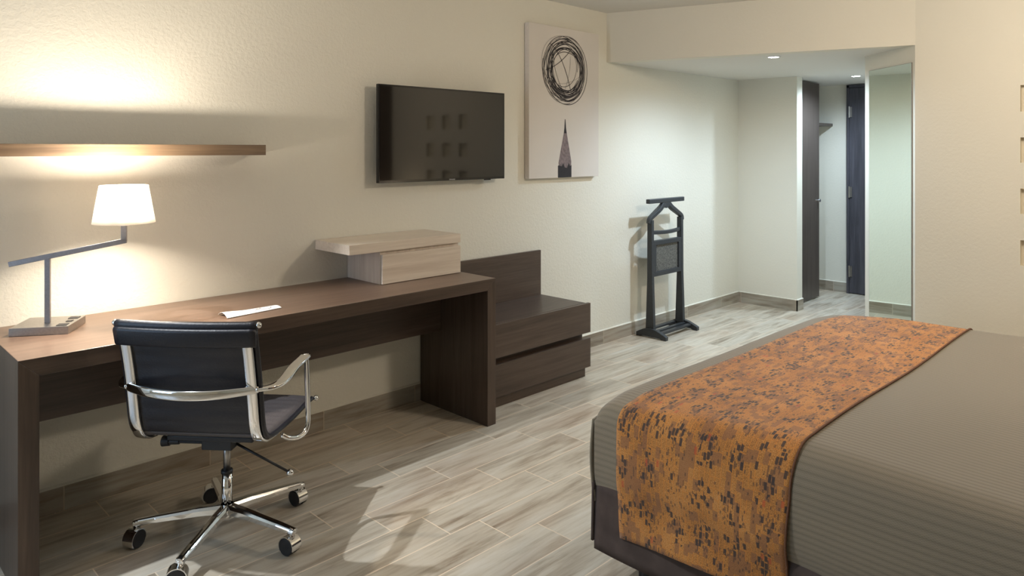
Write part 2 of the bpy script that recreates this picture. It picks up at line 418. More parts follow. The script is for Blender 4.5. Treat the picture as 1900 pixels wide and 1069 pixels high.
# closet door leaf, folded open
cd = empty('door_2', (6.47, -.455, 0)); cd['kind'] = 'structure'
bm = bmesh.new(); box(bm, 0, .488, 0, .035, .014, 2.04); fin(bm, 'door_leaf', M['door'], cd, bevel=.002)
bm = bmesh.new(); cyl(bm, (.44, -.001, .93), (.44, -.02, .93), .011, .009, 16); cyl(bm, (.44, -.018, .93), (.44, -.03, .93), .016, .014, 20)
fin(bm, 'door_knob', M['chrome'], cd, smooth=False)
# closet shelf
bm = bmesh.new(); box(bm, XC + .11, XE, -.412, -.001, 1.645, 1.672)
tag(fin(bm, 'closet_shelf', M['door'], bevel=.001), 'brown closet shelf glimpsed behind the open closet door', 'shelf')

# wall mirror
def along(s, off=0.0, z=0.0):
    return (AX + dm.x * s + nm.x * off, AY + dm.y * s + nm.y * off, z)
LM = (Vector((BX, BY)) - Vector((AX, AY))).length
s0, s1 = .028, LM - .062
bm = bmesh.new()
def slab(bm, a, b, o0, o1, z0, z1):
    ps = [along(s, o, z) for z in (z0, z1) for o in (o0, o1) for s in (a, b)]
    vs = [bm.verts.new(p) for p in ps]
    for f in ((0, 2, 3, 1), (4, 5, 7, 6), (0, 1, 5, 4), (2, 6, 7, 3), (0, 4, 6, 2), (1, 3, 7, 5)): bm.faces.new([vs[i] for i in f])
slab(bm, s0, s1, .001, .007, .06, 1.945)
tag(fin(bm, 'wall_mirror_glass', M['mirror']), 'tall frameless mirror on the angled wall beyond the bed', 'mirror')
mg = bpy.data.objects['wall_mirror_glass']; mg.name = 'tall_mirror'
bm = bmesh.new(); slab(bm, s0 - .002, s0, .001, .0065, .06, 1.947); slab(bm, s1, s1 + .002, .001, .0065, .06, 1.947); slab(bm, s0 - .002, s1 + .002, .001, .0065, 1.945, 1.947)
fin(bm, 'mirror_edge', M['steel'], mg)

# recessed downlights
def downlight(x, y, z, label, name='recessed_downlight'):
    o = empty(name, (x, y, z), 0, label, 'light', 'recessed ceiling downlights')
    bm = bmesh.new(); n = 40
    ro, ri = .047, .036
    prev = None; rings = [(ro, 0), (ro, -.004), (ri, -.006), (ri - .003, -.001)]
    vs = [[bm.verts.new((r * math.cos(2 * PI * i / n), r * math.sin(2 * PI * i / n), zz)) for i in range(n)] for r, zz in rings]
    for a, b in zip(vs, vs[1:]):
        for i in range(n): bm.faces.new((a[i], a[(i + 1) % n], b[(i + 1) % n], b[i]))
    fin(bm, 'trim_ring', M['white_trim'], o, smooth=True)
    bm = bmesh.new(); cyl(bm, (0, 0, -.001), (0, 0, -.005), .034, .034, 40); fin(bm, 'led_lens', M['led'], o)
    return o
downlight(4.80, -1.01, ZS, 'lit recessed downlight in the entry soffit, nearer the header')
downlight(6.55, -.935, ZS, 'lit recessed downlight near the entrance door, beside the mirror wall')

# ------------------------------------------------------------------ desk
dk = empty('writing_desk', (.51, 0, 0), 0, 'long dark brown laminate desk along the wall with thick slab ends', 'desk')
DX, DY, DZ = 2.067, -.565, .75
bm = bmesh.new()
prism(bm, [(0, DZ), (DX, DZ), (DX - .058, DZ - .058), (.058, DZ - .058)], 1, DY, -.002)
o = fin(bm, 'desktop', [M['desk_top'], M['dark_h']], dk, bevel=.0015)
for p in o.data.polygons:
    p.material_index = 0 if p.normal.z > .5 else 1
for x0, x1, w in ((0, .058, 1), (DX, DX - .058, -1)):
    bm = bmesh.new(); prism(bm, [(x0, 0), (x1, 0), (x1, DZ - .0583), (x0, DZ - .0003)], 1, DY, -.013)
    fin(bm, 'side_panel', M['dark_v'], dk, bevel=.0015)
bm = bmesh.new(); box(bm, .058, DX - .058, -.19, -.172, .425, DZ - .058); fin(bm, 'modesty_panel', M['dark_h'], dk)

# pale unit on the desk
pu = empty('desk_drawer_unit', (1.866, 0, .75), 0, 'small pale ash drawer box with an overhanging top slab on the desk', 'drawer unit')
bm = bmesh.new(); box(bm, 0, .691, -.312, -.002, .163, .210); fin(bm, 'top_slab', M['pale'], pu, bevel=.001)
bm = bmesh.new(); box(bm, .186, .691, -.293, -.002, .0, .163); fin(bm, 'body', M['pale_v'], pu, bevel=.001)
bm = bmesh.new(); box(bm, .188, .691, -.312, -.2955, .002, .146); fin(bm, 'drawer', M['pale'], pu, bevel=.001)

# low drawer chest beside the desk
nx0 = 2.580
ns = empty('luggage_bench', (nx0, 0, 0), 0, 'low dark brown two-drawer luggage bench with tall back panel beside the desk', 'bench')
bm = bmesh.new(); box(bm, 0, .930, -.372, -.013, .062, .44); box(bm, 0, .930, -.395, -.013, 0, .062); fin(bm, 'body', M['dark_h'], ns, bevel=.001)
bm = bmesh.new(); box(bm, 0, .930, -.395, -.022, .4405, .4585); fin(bm, 'top_board', M['dark_h'], ns, bevel=.001)
bm = bmesh.new(); box(bm, 0, .930, -.0215, -.002, .44, .75); fin(bm, 'back_panel', M['dark_h'], ns, bevel=.001)
bm = bmesh.new(); box(bm, 0, .955, -.418, -.3965, .276, .4575); fin(bm, 'drawer', M['dark_h'], ns, bevel=.001)
bm = bmesh.new(); box(bm, 0, .955, -.418, -.3965, .062, .240); fin(bm, 'drawer', M['dark_h'], ns, bevel=.001)

# wall shelf
bm = bmesh.new(); box(bm, -.2, 1.532, -.152, 0, 1.386, 1.432)
tag(fin(bm, 'wall_shelf', M['shelf'], bevel=.0012), 'long brown floating shelf on the wall above the desk lamp', 'shelf')

# card on the desk
cdv = [Vector(p) for p in ((1.216, -.384), (1.213, -.474), (1.458, -.441), (1.458, -.378))]
def cardpt(a, b):
    p = cdv[0].lerp(cdv[3], a).lerp(cdv[1].lerp(cdv[2], a), b)
    h = .7515 + .011 * math.exp(-((a) / .35) ** 2) * (1 - abs(2 * b - 1) ** 2 * .9) + .004 * math.sin(PI * b)
    return Vector((p.x, p.y, h))
bm = bmesh.new(); grid(bm, cardpt, 20, 8)
ext = bmesh.ops.extrude_face_region(bm, geom=bm.faces[:])
for v in ext['geom']:
    if isinstance(v, bmesh.types.BMVert): v.co.z += .0012
cr = tag(fin(bm, 'folded_card', M['paper'], smooth=False), 'narrow white folded card with a grey ring printed on it, lying on the desk', 'card')
bm = bmesh.new(); n = 30
for r0, r1, aoff in ((.022, .0255, 0), ):
    A = [bm.verts.new(cardpt(.76 + r0 * math.cos(2 * PI * i / n) / .245, .5 + r0 * math.sin(2 * PI * i / n) / .075) + Vector((0, 0, .0016))) for i in range(n)]
    B = [bm.verts.new(cardpt(.76 + r1 * math.cos(2 * PI * i / n) / .245, .5 + r1 * math.sin(2 * PI * i / n) / .075) + Vector((0, 0, .0016))) for i in range(n)]
    for i in range(n): bm.faces.new((A[i], A[(i + 1) % n], B[(i + 1) % n], B[i]))
for k in range(5):
    b = .3 + .09 * k
    q = [cardpt(x, y) + Vector((0, 0, .0016)) for x, y in ((.62 - .02 * k, b), (.655, b), (.655, b + .03), (.62 - .02 * k, b + .03))]
    bm.faces.new([bm.verts.new(p) for p in q])
q = [cardpt(x, y) + Vector((0, 0, .0016)) for x, y in ((.9, .25), (.915, .25), (.915, .75), (.9, .75))]; bm.faces.new([bm.verts.new(p) for p in q])
fin(bm, 'printed_ring', M['ink'], cr)

# ------------------------------------------------------------------ desk lamp
la = empty('desk_lamp', (.553, -.194, .75), R(-32.7), 'brushed steel desk lamp with lit white shade on a slanted arm', 'lamp')
BW, BD, BH = .19, .172, .029
bm = bmesh.new(); box(bm, 0, BW, 0, BD, 0, BH); base = fin(bm, 'base', M['steel'], la, bevel=.0012)
for (x, y, w, h2, nm_) in ((.163, .026, .034, .030, 'outlet'), (.166, .083, .020, .022, 'switch'), (.163, .138, .034, .030, 'outlet')):
    bm = bmesh.new(); box(bm, x - w / 2, x + w / 2, y - h2 / 2, y + h2 / 2, BH, BH + .002); s = fin(bm, nm_, M['black'], base, bevel=.0005)
# pole foot in local coordinates
pxl, pyl = .098, .070
bm = bmesh.new(); box(bm, pxl - .009, pxl + .009, pyl - .006, pyl + .006, BH, .262); fin(bm, 'pole', M['lamp_steel'], la, bevel=.0008)
arm0 = Vector((pxl - .125, pyl, .246)); arm1 = Vector((pxl + .262, pyl, .322))
bm = bmesh.new()
dv = (arm1 - arm0).normalized()
sweep(bm, [arm0, arm1], rrect(.013, .019, .001, 1)); sweep(bm, [arm1 + Vector((-.007, 0, -.004)), Vector((arm1.x - .007, pyl, .390))], rrect(.013, .019, .001, 1), up=(1, 0, 0))
fin(bm, 'arm', M['lamp_steel'], la, bevel=.0006)
sx, sy = arm1.x - .007, pyl
Z0, Z1, RB, RT = .388, .528, .106, .082
bm = bmesh.new(); cyl(bm, (sx, sy, .378), (sx, sy, .388), .018, .020, 24); cyl(bm, (sx, sy, .388), (sx, sy, .394), .010, .010, 24); cyl(bm, (sx, sy, .394), (sx, sy, .43), .013, .013, 20); fin(bm, 'socket', M['white_trim'], la)
bm = bmesh.new(); n = 64
R0 = [bm.verts.new((sx + RB * math.cos(2 * PI * i / n), sy + RB * math.sin(2 * PI * i / n), Z0)) for i in range(n)]
R1 = [bm.verts.new((sx + RT * math.cos(2 * PI * i / n), sy + RT * math.sin(2 * PI * i / n), Z1)) for i in range(n)]
for i in range(n): bm.faces.new((R0[i], R0[(i + 1) % n], R1[(i + 1) % n], R1[i]))
sh = fin(bm, 'lamp_shade', M['shade'], la, smooth=True)
sd = sh.modifiers.new('thick', 'SOLIDIFY'); sd.thickness = .0012
bm = bmesh.new()
for k in range(3):
    a = 2 * PI * k / 3 + .4; cyl(bm, (sx, sy, .40), (sx + (RB - .004) * math.cos(a) * .97, sy + (RB - .004) * math.sin(a) * .97, .40), .0012, n=6)
fin(bm, 'shade_spider', M['lamp_steel'], sh)
LAMP = la.matrix_basis @ Vector((sx, sy, .478))
LAMP = Matrix.Translation(la.location) @ Matrix.Rotation(R(-32.7), 4, 'Z') @ Vector((sx, sy, .505))

# ------------------------------------------------------------------ television
tv = empty('television', (2.19, -.08, 1.234), 0, 'flat black television mounted on the wall above the desk', 'television')
TW, TH = .926, .523
bm = bmesh.new(); box(bm, 0, TW, 0, .022, 0, TH); fin(bm, 'casing', M['bezel'], tv, bevel=.002)
bm = bmesh.new(); box(bm, .010, TW - .010, -.0012, .0, .014, TH - .010); fin(bm, 'screen', M['screen'], tv)
bm = bmesh.new(); box(bm, .15, TW - .15, .022, .05, .05, .35); box(bm, .3, TW - .3, .05, .079, .1, .3); fin(bm, 'wall_bracket', M['black'], tv, bevel=.003)
bm = bmesh.new(); box(bm, .765, .815, .004, .016, -.006, .0); fin(bm, 'sensor', M['bezel'], tv, bevel=.002)
cu = bpy.data.curves.new('logo_text', 'FONT'); cu.body = 'SAMSUNG'; cu.size = .0095; cu.align_x = 'CENTER'; cu.extrude = .0002
tmp = bpy.data.objects.new('tmp', cu); COL.objects.link(tmp); bpy.context.view_layer.update()
me = bpy.data.meshes.new_from_object(tmp.evaluated_get(bpy.context.evaluated_depsgraph_get())); bpy.data.objects.remove(tmp)
me.transform(Matrix.Translation((.505, -.0008, .0035)) @ Matrix.Rotation(PI / 2, 4, 'X'))
link('brand_logo', me, M['logo'], tv)

# ------------------------------------------------------------------ canvas print
cv = empty('canvas_print', (3.374, -.0425, 1.222), 0, 'tall pale canvas print of a pencil under a scribbled black ring', 'picture')
CW, CH = .722, 1.012
bm = bmesh.new(); box(bm, 0, CW, 0, .040, 0, CH)
o = fin(bm, 'canvas', [M['canvas'], M['canvas_edge']], cv, bevel=.002)
for p in o.data.polygons: p.material_index = 0 if p.normal.y < -.5 else 1
def stroke(bm, pts, w, off=-.0006):
    n = len(pts); L = []; Rr = []
    for i in range(n):
        a = Vector(pts[max(i - 1, 0)]); b = Vector(pts[min(i + 1, n - 1)]); d = (b - a); d = d.normalized() if d.length else Vector((1, 0))
        nn = Vector((-d.y, d.x)) * w * .5; p = Vector(pts[i])
        L.append(bm.verts.new((p.x + nn.x, off, p.y + nn.y))); Rr.append(bm.verts.new((p.x - nn.x, off, p.y - nn.y)))
    for i in range(n - 1): bm.faces.new((L[i], L[i + 1], Rr[i + 1], Rr[i]))
rs = random.Random(11)
bm = bmesh.new(); bl = bmesh.new()
ccx, ccz = .357, .735
for k in range(24):
    light = k >= 17
    r = rs.uniform(.145, .217) if not light else rs.uniform(.185, .232)
    ex, ez = rs.uniform(.93, 1.0), rs.uniform(.92, 1.04)
    ox, oz = rs.uniform(-.022, .024), rs.uniform(-.028, .022)
    a0 = rs.uniform(0, 2 * PI); turns = rs.uniform(.9, 1.25) if not light else rs.uniform(.5, .9)
    rot = rs.uniform(0, PI); sp = rs.uniform(-.02, .02); w1, w2 = rs.uniform(0, .008), rs.uniform(0, 6)
    pts = []
    for i in range(70):
        a = a0 + 2 * PI * turns * i / 69; rr = r + sp * i / 69 + w1 * math.sin(3 * a + w2)
        x, z = rr * ex * math.cos(a), rr * ez * math.sin(a)
        pts.append((ccx + ox + x, ccz + oz + z))
    stroke(bl if light else bm, pts, rs.uniform(.0016, .003) if light else rs.uniform(.0038, .0068), -.0006 - .00004 * k)
for c0, c1, c2, w, B in (((-.16, .16), (-.02, .10), (.06, -.16), .0042, 0), ((-.12, .10), (-.13, -.02), (-.01, -.17), .003, 0), ((.05, .09), (.06, -.02), (-.02, -.17), .0022, 1),
                         ((-.20, -.02), (-.06, .02), (.05, .13), .0045, 0), ((-.17, -.10), (.02, -.12), (.15, -.04), .0018, 1), ((-.19, -.07), (-.12, -.06), (-.10, -.14), .0036, 0)):
    pts = [(ccx + (1 - t_) ** 2 * c0[0] + 2 * t_ * (1 - t_) * c1[0] + t_ * t_ * c2[0], ccz + (1 - t_) ** 2 * c0[1] + 2 * t_ * (1 - t_) * c1[1] + t_ * t_ * c2[1]) for t_ in [i / 24 for i in range(25)]]
    stroke(bl if B else bm, pts, w, -.0017)
fin(bm, 'scribbled_ring', M['stroke'], cv, recalc=False); fin(bl, 'faint_scribble', M['stroke_light'], cv, recalc=False)
def flat(name, pts, mat, off):
    bm = bmesh.new(); prism(bm, pts, 1, off, off + .0005); return fin(bm, name, mat, cv)
flat('pencil_point', [(.3515, .395), (.3575, .395), (.364, .335), (.3715, .300), (.341, .300), (.3475, .335)], M['stroke'], -.0008)
flat('pencil_wood', [(.341, .300), (.3715, .300), (.419, .110), (.417, .080), (.405, .078), (.392, .100), (.375, .066), (.352, .068), (.334, .098), (.318, .076), (.289, .084), (.287, .100)], M['pencil_wood'], -.0008)
flat('pencil_barrel', [(.281, .001), (.421, .001), (.421, .085), (.405, .078), (.392, .100), (.375, .066), (.352, .068), (.334, .098), (.318, .076), (.289, .084), (.281, .080)], M['stroke'], -.0007)

# ------------------------------------------------------------------ valet stand
va = empty('valet_stand', (4.800, -.145, 0), 0, 'charcoal wooden clothes valet stand standing against the wall', 'valet stand')
HWd = .205
for s in (-1, 1):
    bm = bmesh.new()
    xs = (s * HWd - .016, s * HWd + .016)
    prism(bm, [(-.036, .05), (.036, .05), (.022, .44), (.020, .88), (-.020, .88), (-.022, .44)], 0, *xs)
    fin(bm, 'upright', M['valet'], va, bevel=.003)
    bm = bmesh.new(); xs = (s * (HWd + .014) - .017, s * (HWd + .014) + .017)
    prism(bm, [(.112, .0), (.112, .028), (.09, .040), (.045, .062), (-.02, .070), (-.07, .062), (-.135, .036), (-.152, .028), (-.152, .0), (-.115, .0), (-.095, .010), (.06, .010), (.08, .0)], 0, *xs)
    fin(bm, 'foot', M['valet'], va, bevel=.003)
for y, z, hh in ((-.085, .043, .012), (-.035, .046, .012), (.05, .045, .012)):
    bm = bmesh.new(); box(bm, -HWd, HWd, y - .016, y + .016, z - hh, z + hh * .4); fin(bm, 'cross_slat', M['valet'], va, bevel=.002)
# hanger: two shoulders meeting under the top bar
for s in (-1, 1):
    bm = bmesh.new()
    pth = crom([(s * .232, 0, .855), (s * .215, 0, .890), (s * .150, 0, .925), (s * .085, 0, .958), (s * .048, 0, .985), (s * .028, 0, 1.004)], 6)
    sweep(bm, pth, rrect(.042, .034, .008, 2), up=(0, 0, 1) , scale=lambda q: (1 - .35 * abs(2 * q - 1), .9 + .3 * q))
    fin(bm, 'hanger_shoulder', M['valet'], va, smooth=False, bevel=.001)
bm = bmesh.new(); prism(bm, [(-.052, 1.006), (.052, 1.006), (.040, .975), (0, .960), (-.040, .975)], 1, -.014, .014); fin(bm, 'hanger_neck', M['valet'], va, bevel=.003)
bm = bmesh.new(); box(bm, -.243, .243, -.017, .017, 1.004, 1.038); fin(bm, 'top_bar', M['valet'], va, bevel=.005)
bm = bmesh.new(); pth = crom([(-.19, 0, .785), (-.1, -.018, .782), (.0, -.024, .780), (.1, -.018, .782), (.19, 0, .785)], 5); sweep(bm, pth, rrect(.022, .03, .007, 2)); fin(bm, 'trouser_rail', M['valet'], va)
fr = empty_parent = None
bm = bmesh.new()
a, b, c, e = -.19, .19, .452, .722
for q in ((a, b, e - .034, e), (a, b, c, c + .034), (a, a + .034, c + .034, e - .034), (b - .034, b, c + .034, e - .034)):
    box(bm, q[0], q[1], -.020, .012, q[2], q[3])
fr = fin(bm, 'press_frame', M['valet'], va, bevel=.003)
bm = bmesh.new(); box(bm, a + .034, b - .034, -.006, .006, c + .034, e - .034); fin(bm, 'press_panel', M['carpet'], fr)

# ------------------------------------------------------------------ bed
X0, X1, YF, YB = 1.872, 3.812, -1.772, -3.66
bed = empty('king_bed', (X0, YF, 0), 0, 'large low bed with dark brown skirt, covered by the taupe bedspread', 'bed')
bsp = empty('bedspread', (X0, YF, 0), 0, 'taupe ribbed quilted bedspread covering the bed under the orange runner', 'bedspread')
def W(p): return (p[0] - X0, p[1] - YF, p[2])
def zedge(x):
    z = .586 + .006 * math.sin((x - 1.9) * 3.4)
    z -= .022 * max(0, 1 - (x - X0) / .15) ** 1.3 + .03 * max(0, 1 - (X1 - x) / .28) ** 1.4
    return z
def bedsurf(s, y, off=0.0):
    """s: arc length from the top near edge; negative hangs down the near side"""
    Wd = X1 - X0
    d = YF - y                                 # distance from the foot edge
    q0_ = min(1, max(0, d / .6)); r = .040 + .075 * q0_ * q0_ * (3 - 2 * q0_)   # soft mattress edge
    q_ = min(1, max(0, d / .6)); zt = .586 + .020 * q_ * q_ * (3 - 2 * q_) + .004 * math.sin(s * 5.2 + y * 3) + .003 * math.sin(y * 7.1 + s * 1.7)
    arc = r * PI / 2
    Ws = Wd + 2 * (arc - r)
    far = s > Ws / 2
    ss = (Ws - s) if far else s
    if ss >= arc: xx, dz = r + (ss - arc), 0.0; nx, nz = 0, 1
    elif ss >= 0:
        a = (arc - ss) / r; xx = r - r * math.sin(a); dz = r * (1 - math.cos(a)); nx, nz = -math.sin(a), math.cos(a)
    else: xx, dz = 0.0, r - ss * (zt - .296 - r) / .235; nx, nz = -1, 0
    hang = max(0, -ss)
    xx += -.012 * math.sin(min(1, hang / .22) * PI) * (.4 + .6 * min(1, d / .4)) - .004 * math.sin(y * 11) * min(1, hang / .1)
    xx += .012 * max(0, hang - .16) / .1
    if not far: nx_ = nx
    else: nx_ = -nx
    x = (X0 + xx) if not far else (X1 - xx)
    # rounding towards the foot edge
    rf = .05
    if d < rf: dz += rf * (1 - math.sqrt(max(0, 1 - ((rf - d) / rf) ** 2))) * (.75 if nz > .3 else .75 * nz / .3)
    z = zt - dz + (zedge(min(max(x, X0), X1)) - .586) * max(0, 1 - d / .35)
    return Vector((x + nx_ * off, y, z + nz * off))
SD = -.235
NS_ = 150
def sarc(a, lo, hi): return lo + (hi - lo) * a
bm = bmesh.new()
Wd = X1 - X0
lo, hi = SD, Wd + .21
ylist = [0, .0015, .004, .008, .014, .022, .034, .05] + [.05 + (YF - YB - .05) * k / 60 for k in range(1, 61)]
def fn(a, b):
    d = ylist[int(round(b * (len(ylist) - 1)))]; s = sarc(a, lo, hi)
    return W(bedsurf(s, YF - d))
def uvf(a, b): return (sarc(a, lo, hi), ylist[int(round(b * (len(ylist) - 1)))])
grid(bm, fn, NS_, len(ylist) - 1, uvf)
o = fin(bm, 'top_cover', M['spread'], bsp, smooth=True, recalc=False)
sd = o.modifiers.new('thick', 'SOLIDIFY'); sd.thickness = .006; sd.offset = -1
# foot drape, bulging out at the bottom
bm = bmesh.new()
def ff(a, b):
    x = X0 - .004 + (X1 - X0 + .008) * a; h = b * .265
    z = zedge(min(max(x, X0), X1)) - .038 - h
    bl_ = .008 * math.sin(min(1, b * 1.0) * PI) + .006 * math.sin(x * 9) * b
    return W((x - .006 * math.sin(b * PI) * max(0, 1 - a * 30), YF + .002 + bl_ + .006, z))
grid(bm, ff, 60, 16, lambda a, b: (a * Wd, b * .265))
o = fin(bm, 'foot_drape', M['spread'], bsp, smooth=True, recalc=False)
sd = o.modifiers.new('thick', 'SOLIDIFY'); sd.thickness = .008; sd.offset = 0
# piping seam at the corner
# runner: separate cloth lying over the bed
bm = bmesh.new()
RY0, RY1 = -1.862, -2.424
rl = -.335
def rf_(a, b):
    s = rl + (Wd + .30 - rl) * a
    y = RY0 + (RY1 - RY0) * b
    hang = max(0, -s)
    y += .012 * hang / .3 * (1 - 2 * b) * -1 + .0015 * math.sin(s * 4)
    p = bedsurf(s, y, .0075)
    if hang > 0:
        p.x -= .010 * hang / .3 + .010 * math.sin(b * 7 + hang * 9) * (hang / .3) + (.012 + .01 * math.sin(b * 5)) * max(0, hang - .2) / .1
    return p
grid(bm, rf_, 170, 36, lambda a, b: (rl + (Wd + .30 - rl) * a, (RY0 - (RY0 + (RY1 - RY0) * b))))
ru = fin(bm, 'bed_runner', M['runner'], None, smooth=True, recalc=False)
sd = ru.modifiers.new('thick', 'SOLIDIFY'); sd.thickness = .004; sd.offset = 1
tag(ru, 'orange patterned bed runner with dark flecks draped across the foot of the bed', 'bed runner')
bm = bmesh.new(); sweep(bm, [rf_(i / 170, 1.0) + Vector((0, 0, .003)) for i in range(171)], circ(.0035, 8), up=(0, 1, 0)); fin(bm, 'hem', M['hem'], ru, smooth=True)
# skirt
def skirt(name, p0, p1, n, z0=.105, z1=.325):
    p0 = Vector(p0); p1 = Vector(p1); n = Vector(n)
    bm = bmesh.new()
    def f(a, b):
        q = p0.lerp(p1, a) + n * (.004 * math.sin(a * 23) * (1 - b) + .004 * (1 - b)); return W((q.x, q.y, z0 + (z1 - z0) * b))
    grid(bm, f, 80, 8); o = fin(bm, name, M['skirt'], bed, smooth=True, recalc=False)
    s = o.modifiers.new('thick', 'SOLIDIFY'); s.thickness = .008; s.offset = 0
skirt('bed_skirt', (X0 + .004, YF + .004, 0), (X0 + .004, YB, 0), (-1, 0, 0))
skirt('bed_skirt', (X0 - .008, YF + .006, 0), (X1 - .01, YF + .006, 0), (0, 1, 0), z0=.13)
skirt('bed_skirt', (X1 - .012, YF + .006, 0), (X1 - .012, YB, 0), (1, 0, 0))
bm = bmesh.new(); box(bm, .03, Wd - .03, YB - YF + .01, -.02, .12, .53); fin(bm, 'mattress', M['skirt'], bed, bevel=.03)
for x, y in ((.12, -.12), (Wd - .12, -.12), (.12, -1.75), (Wd - .12, -1.75)):
    bm = bmesh.new(); cyl(bm, (x, y, 0), (x, y, .13), .028, .034, 20); fin(bm, 'leg', M['black'], bed)

# ------------------------------------------------------------------ office chair
ch = empty('office_chair', (1.136, -.648, 0), R(-49.5), 'black leather swivel office chair with chrome frame and castors pulled up to the desk', 'chair')
prof = [(-.282, .852), (-.270, .79), (-.254, .72), (-.238, .64), (-.226, .56), (-.216, .50), (-.200, .462), (-.172, .440), (-.13, .430), (-.05, .424), (.05, .422), (.14, .424), (.20, .426), (.246, .424)]
PP = crom([(0, y, z) for y, z in prof], 8)
cut = 6 * 8 + 2
def bow(x, z): return -.020 * (1 - (x / .235) ** 2) * max(0, min(1, (z - .45) / .35))
def sheet(bm, pts, w0, thick, ribs, uo):
    n = len(pts); nx = 18
    # running length for the sewn ribs
    Ls = [0]
    for a, b in zip(pts, pts[1:]): Ls.append(Ls[-1] + (b - a).length)
    def P(i, x, side):
        p = pts[i]; d = (pts[min(i + 1, n - 1)] - pts[max(i - 1, 0)]).normalized(); nn = Vector((0, -d.z, d.y)); 
        if nn.y < 0 and p.z > .5: nn = -nn
        if p.z <= .5 and nn.z < 0: nn = -nn
        puff = .006 * abs(math.sin(PI * (Ls[i] + uo) / ribs)) ** .5 if ribs else 0
        edge = 1 - (abs(x) / w0) ** 8
        q = p + nn * ((thick / 2 + puff * edge) if side else (-thick / 2 - puff * .5 * edge))
        return Vector((x, q.y + bow(x, p.z), q.z))
    top = [[bm.verts.new(P(i, -w0 + 2 * w0 * j / nx, 1)) for j in range(nx + 1)] for i in range(n)]
    bot = [[bm.verts.new(P(i, -w0 + 2 * w0 * j / nx, 0)) for j in range(nx + 1)] for i in range(n)]
    for G in (top, bot):
        for i in range(n - 1):
            for j in range(nx): bm.faces.new((G[i][j], G[i + 1][j], G[i + 1][j + 1], G[i][j + 1]))
    for i in range(n - 1):
        bm.faces.new((top[i][0], top[i + 1][0], bot[i + 1][0], bot[i][0])); bm.faces.new((top[i][nx], top[i + 1][nx], bot[i + 1][nx], bot[i][nx]))
    for j in range(nx):
        bm.faces.new((top[0][j], top[0][j + 1], bot[0][j + 1], bot[0][j])); bm.faces.new((top[-1][j], top[-1][j + 1], bot[-1][j + 1], bot[-1][j]))
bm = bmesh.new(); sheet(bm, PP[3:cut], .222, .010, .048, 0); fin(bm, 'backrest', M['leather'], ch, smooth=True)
bm = bmesh.new(); sheet(bm, PP[cut - 1:], .222, .012, .040, 0); fin(bm, 'seat', M['leather_seat'], ch, smooth=True)
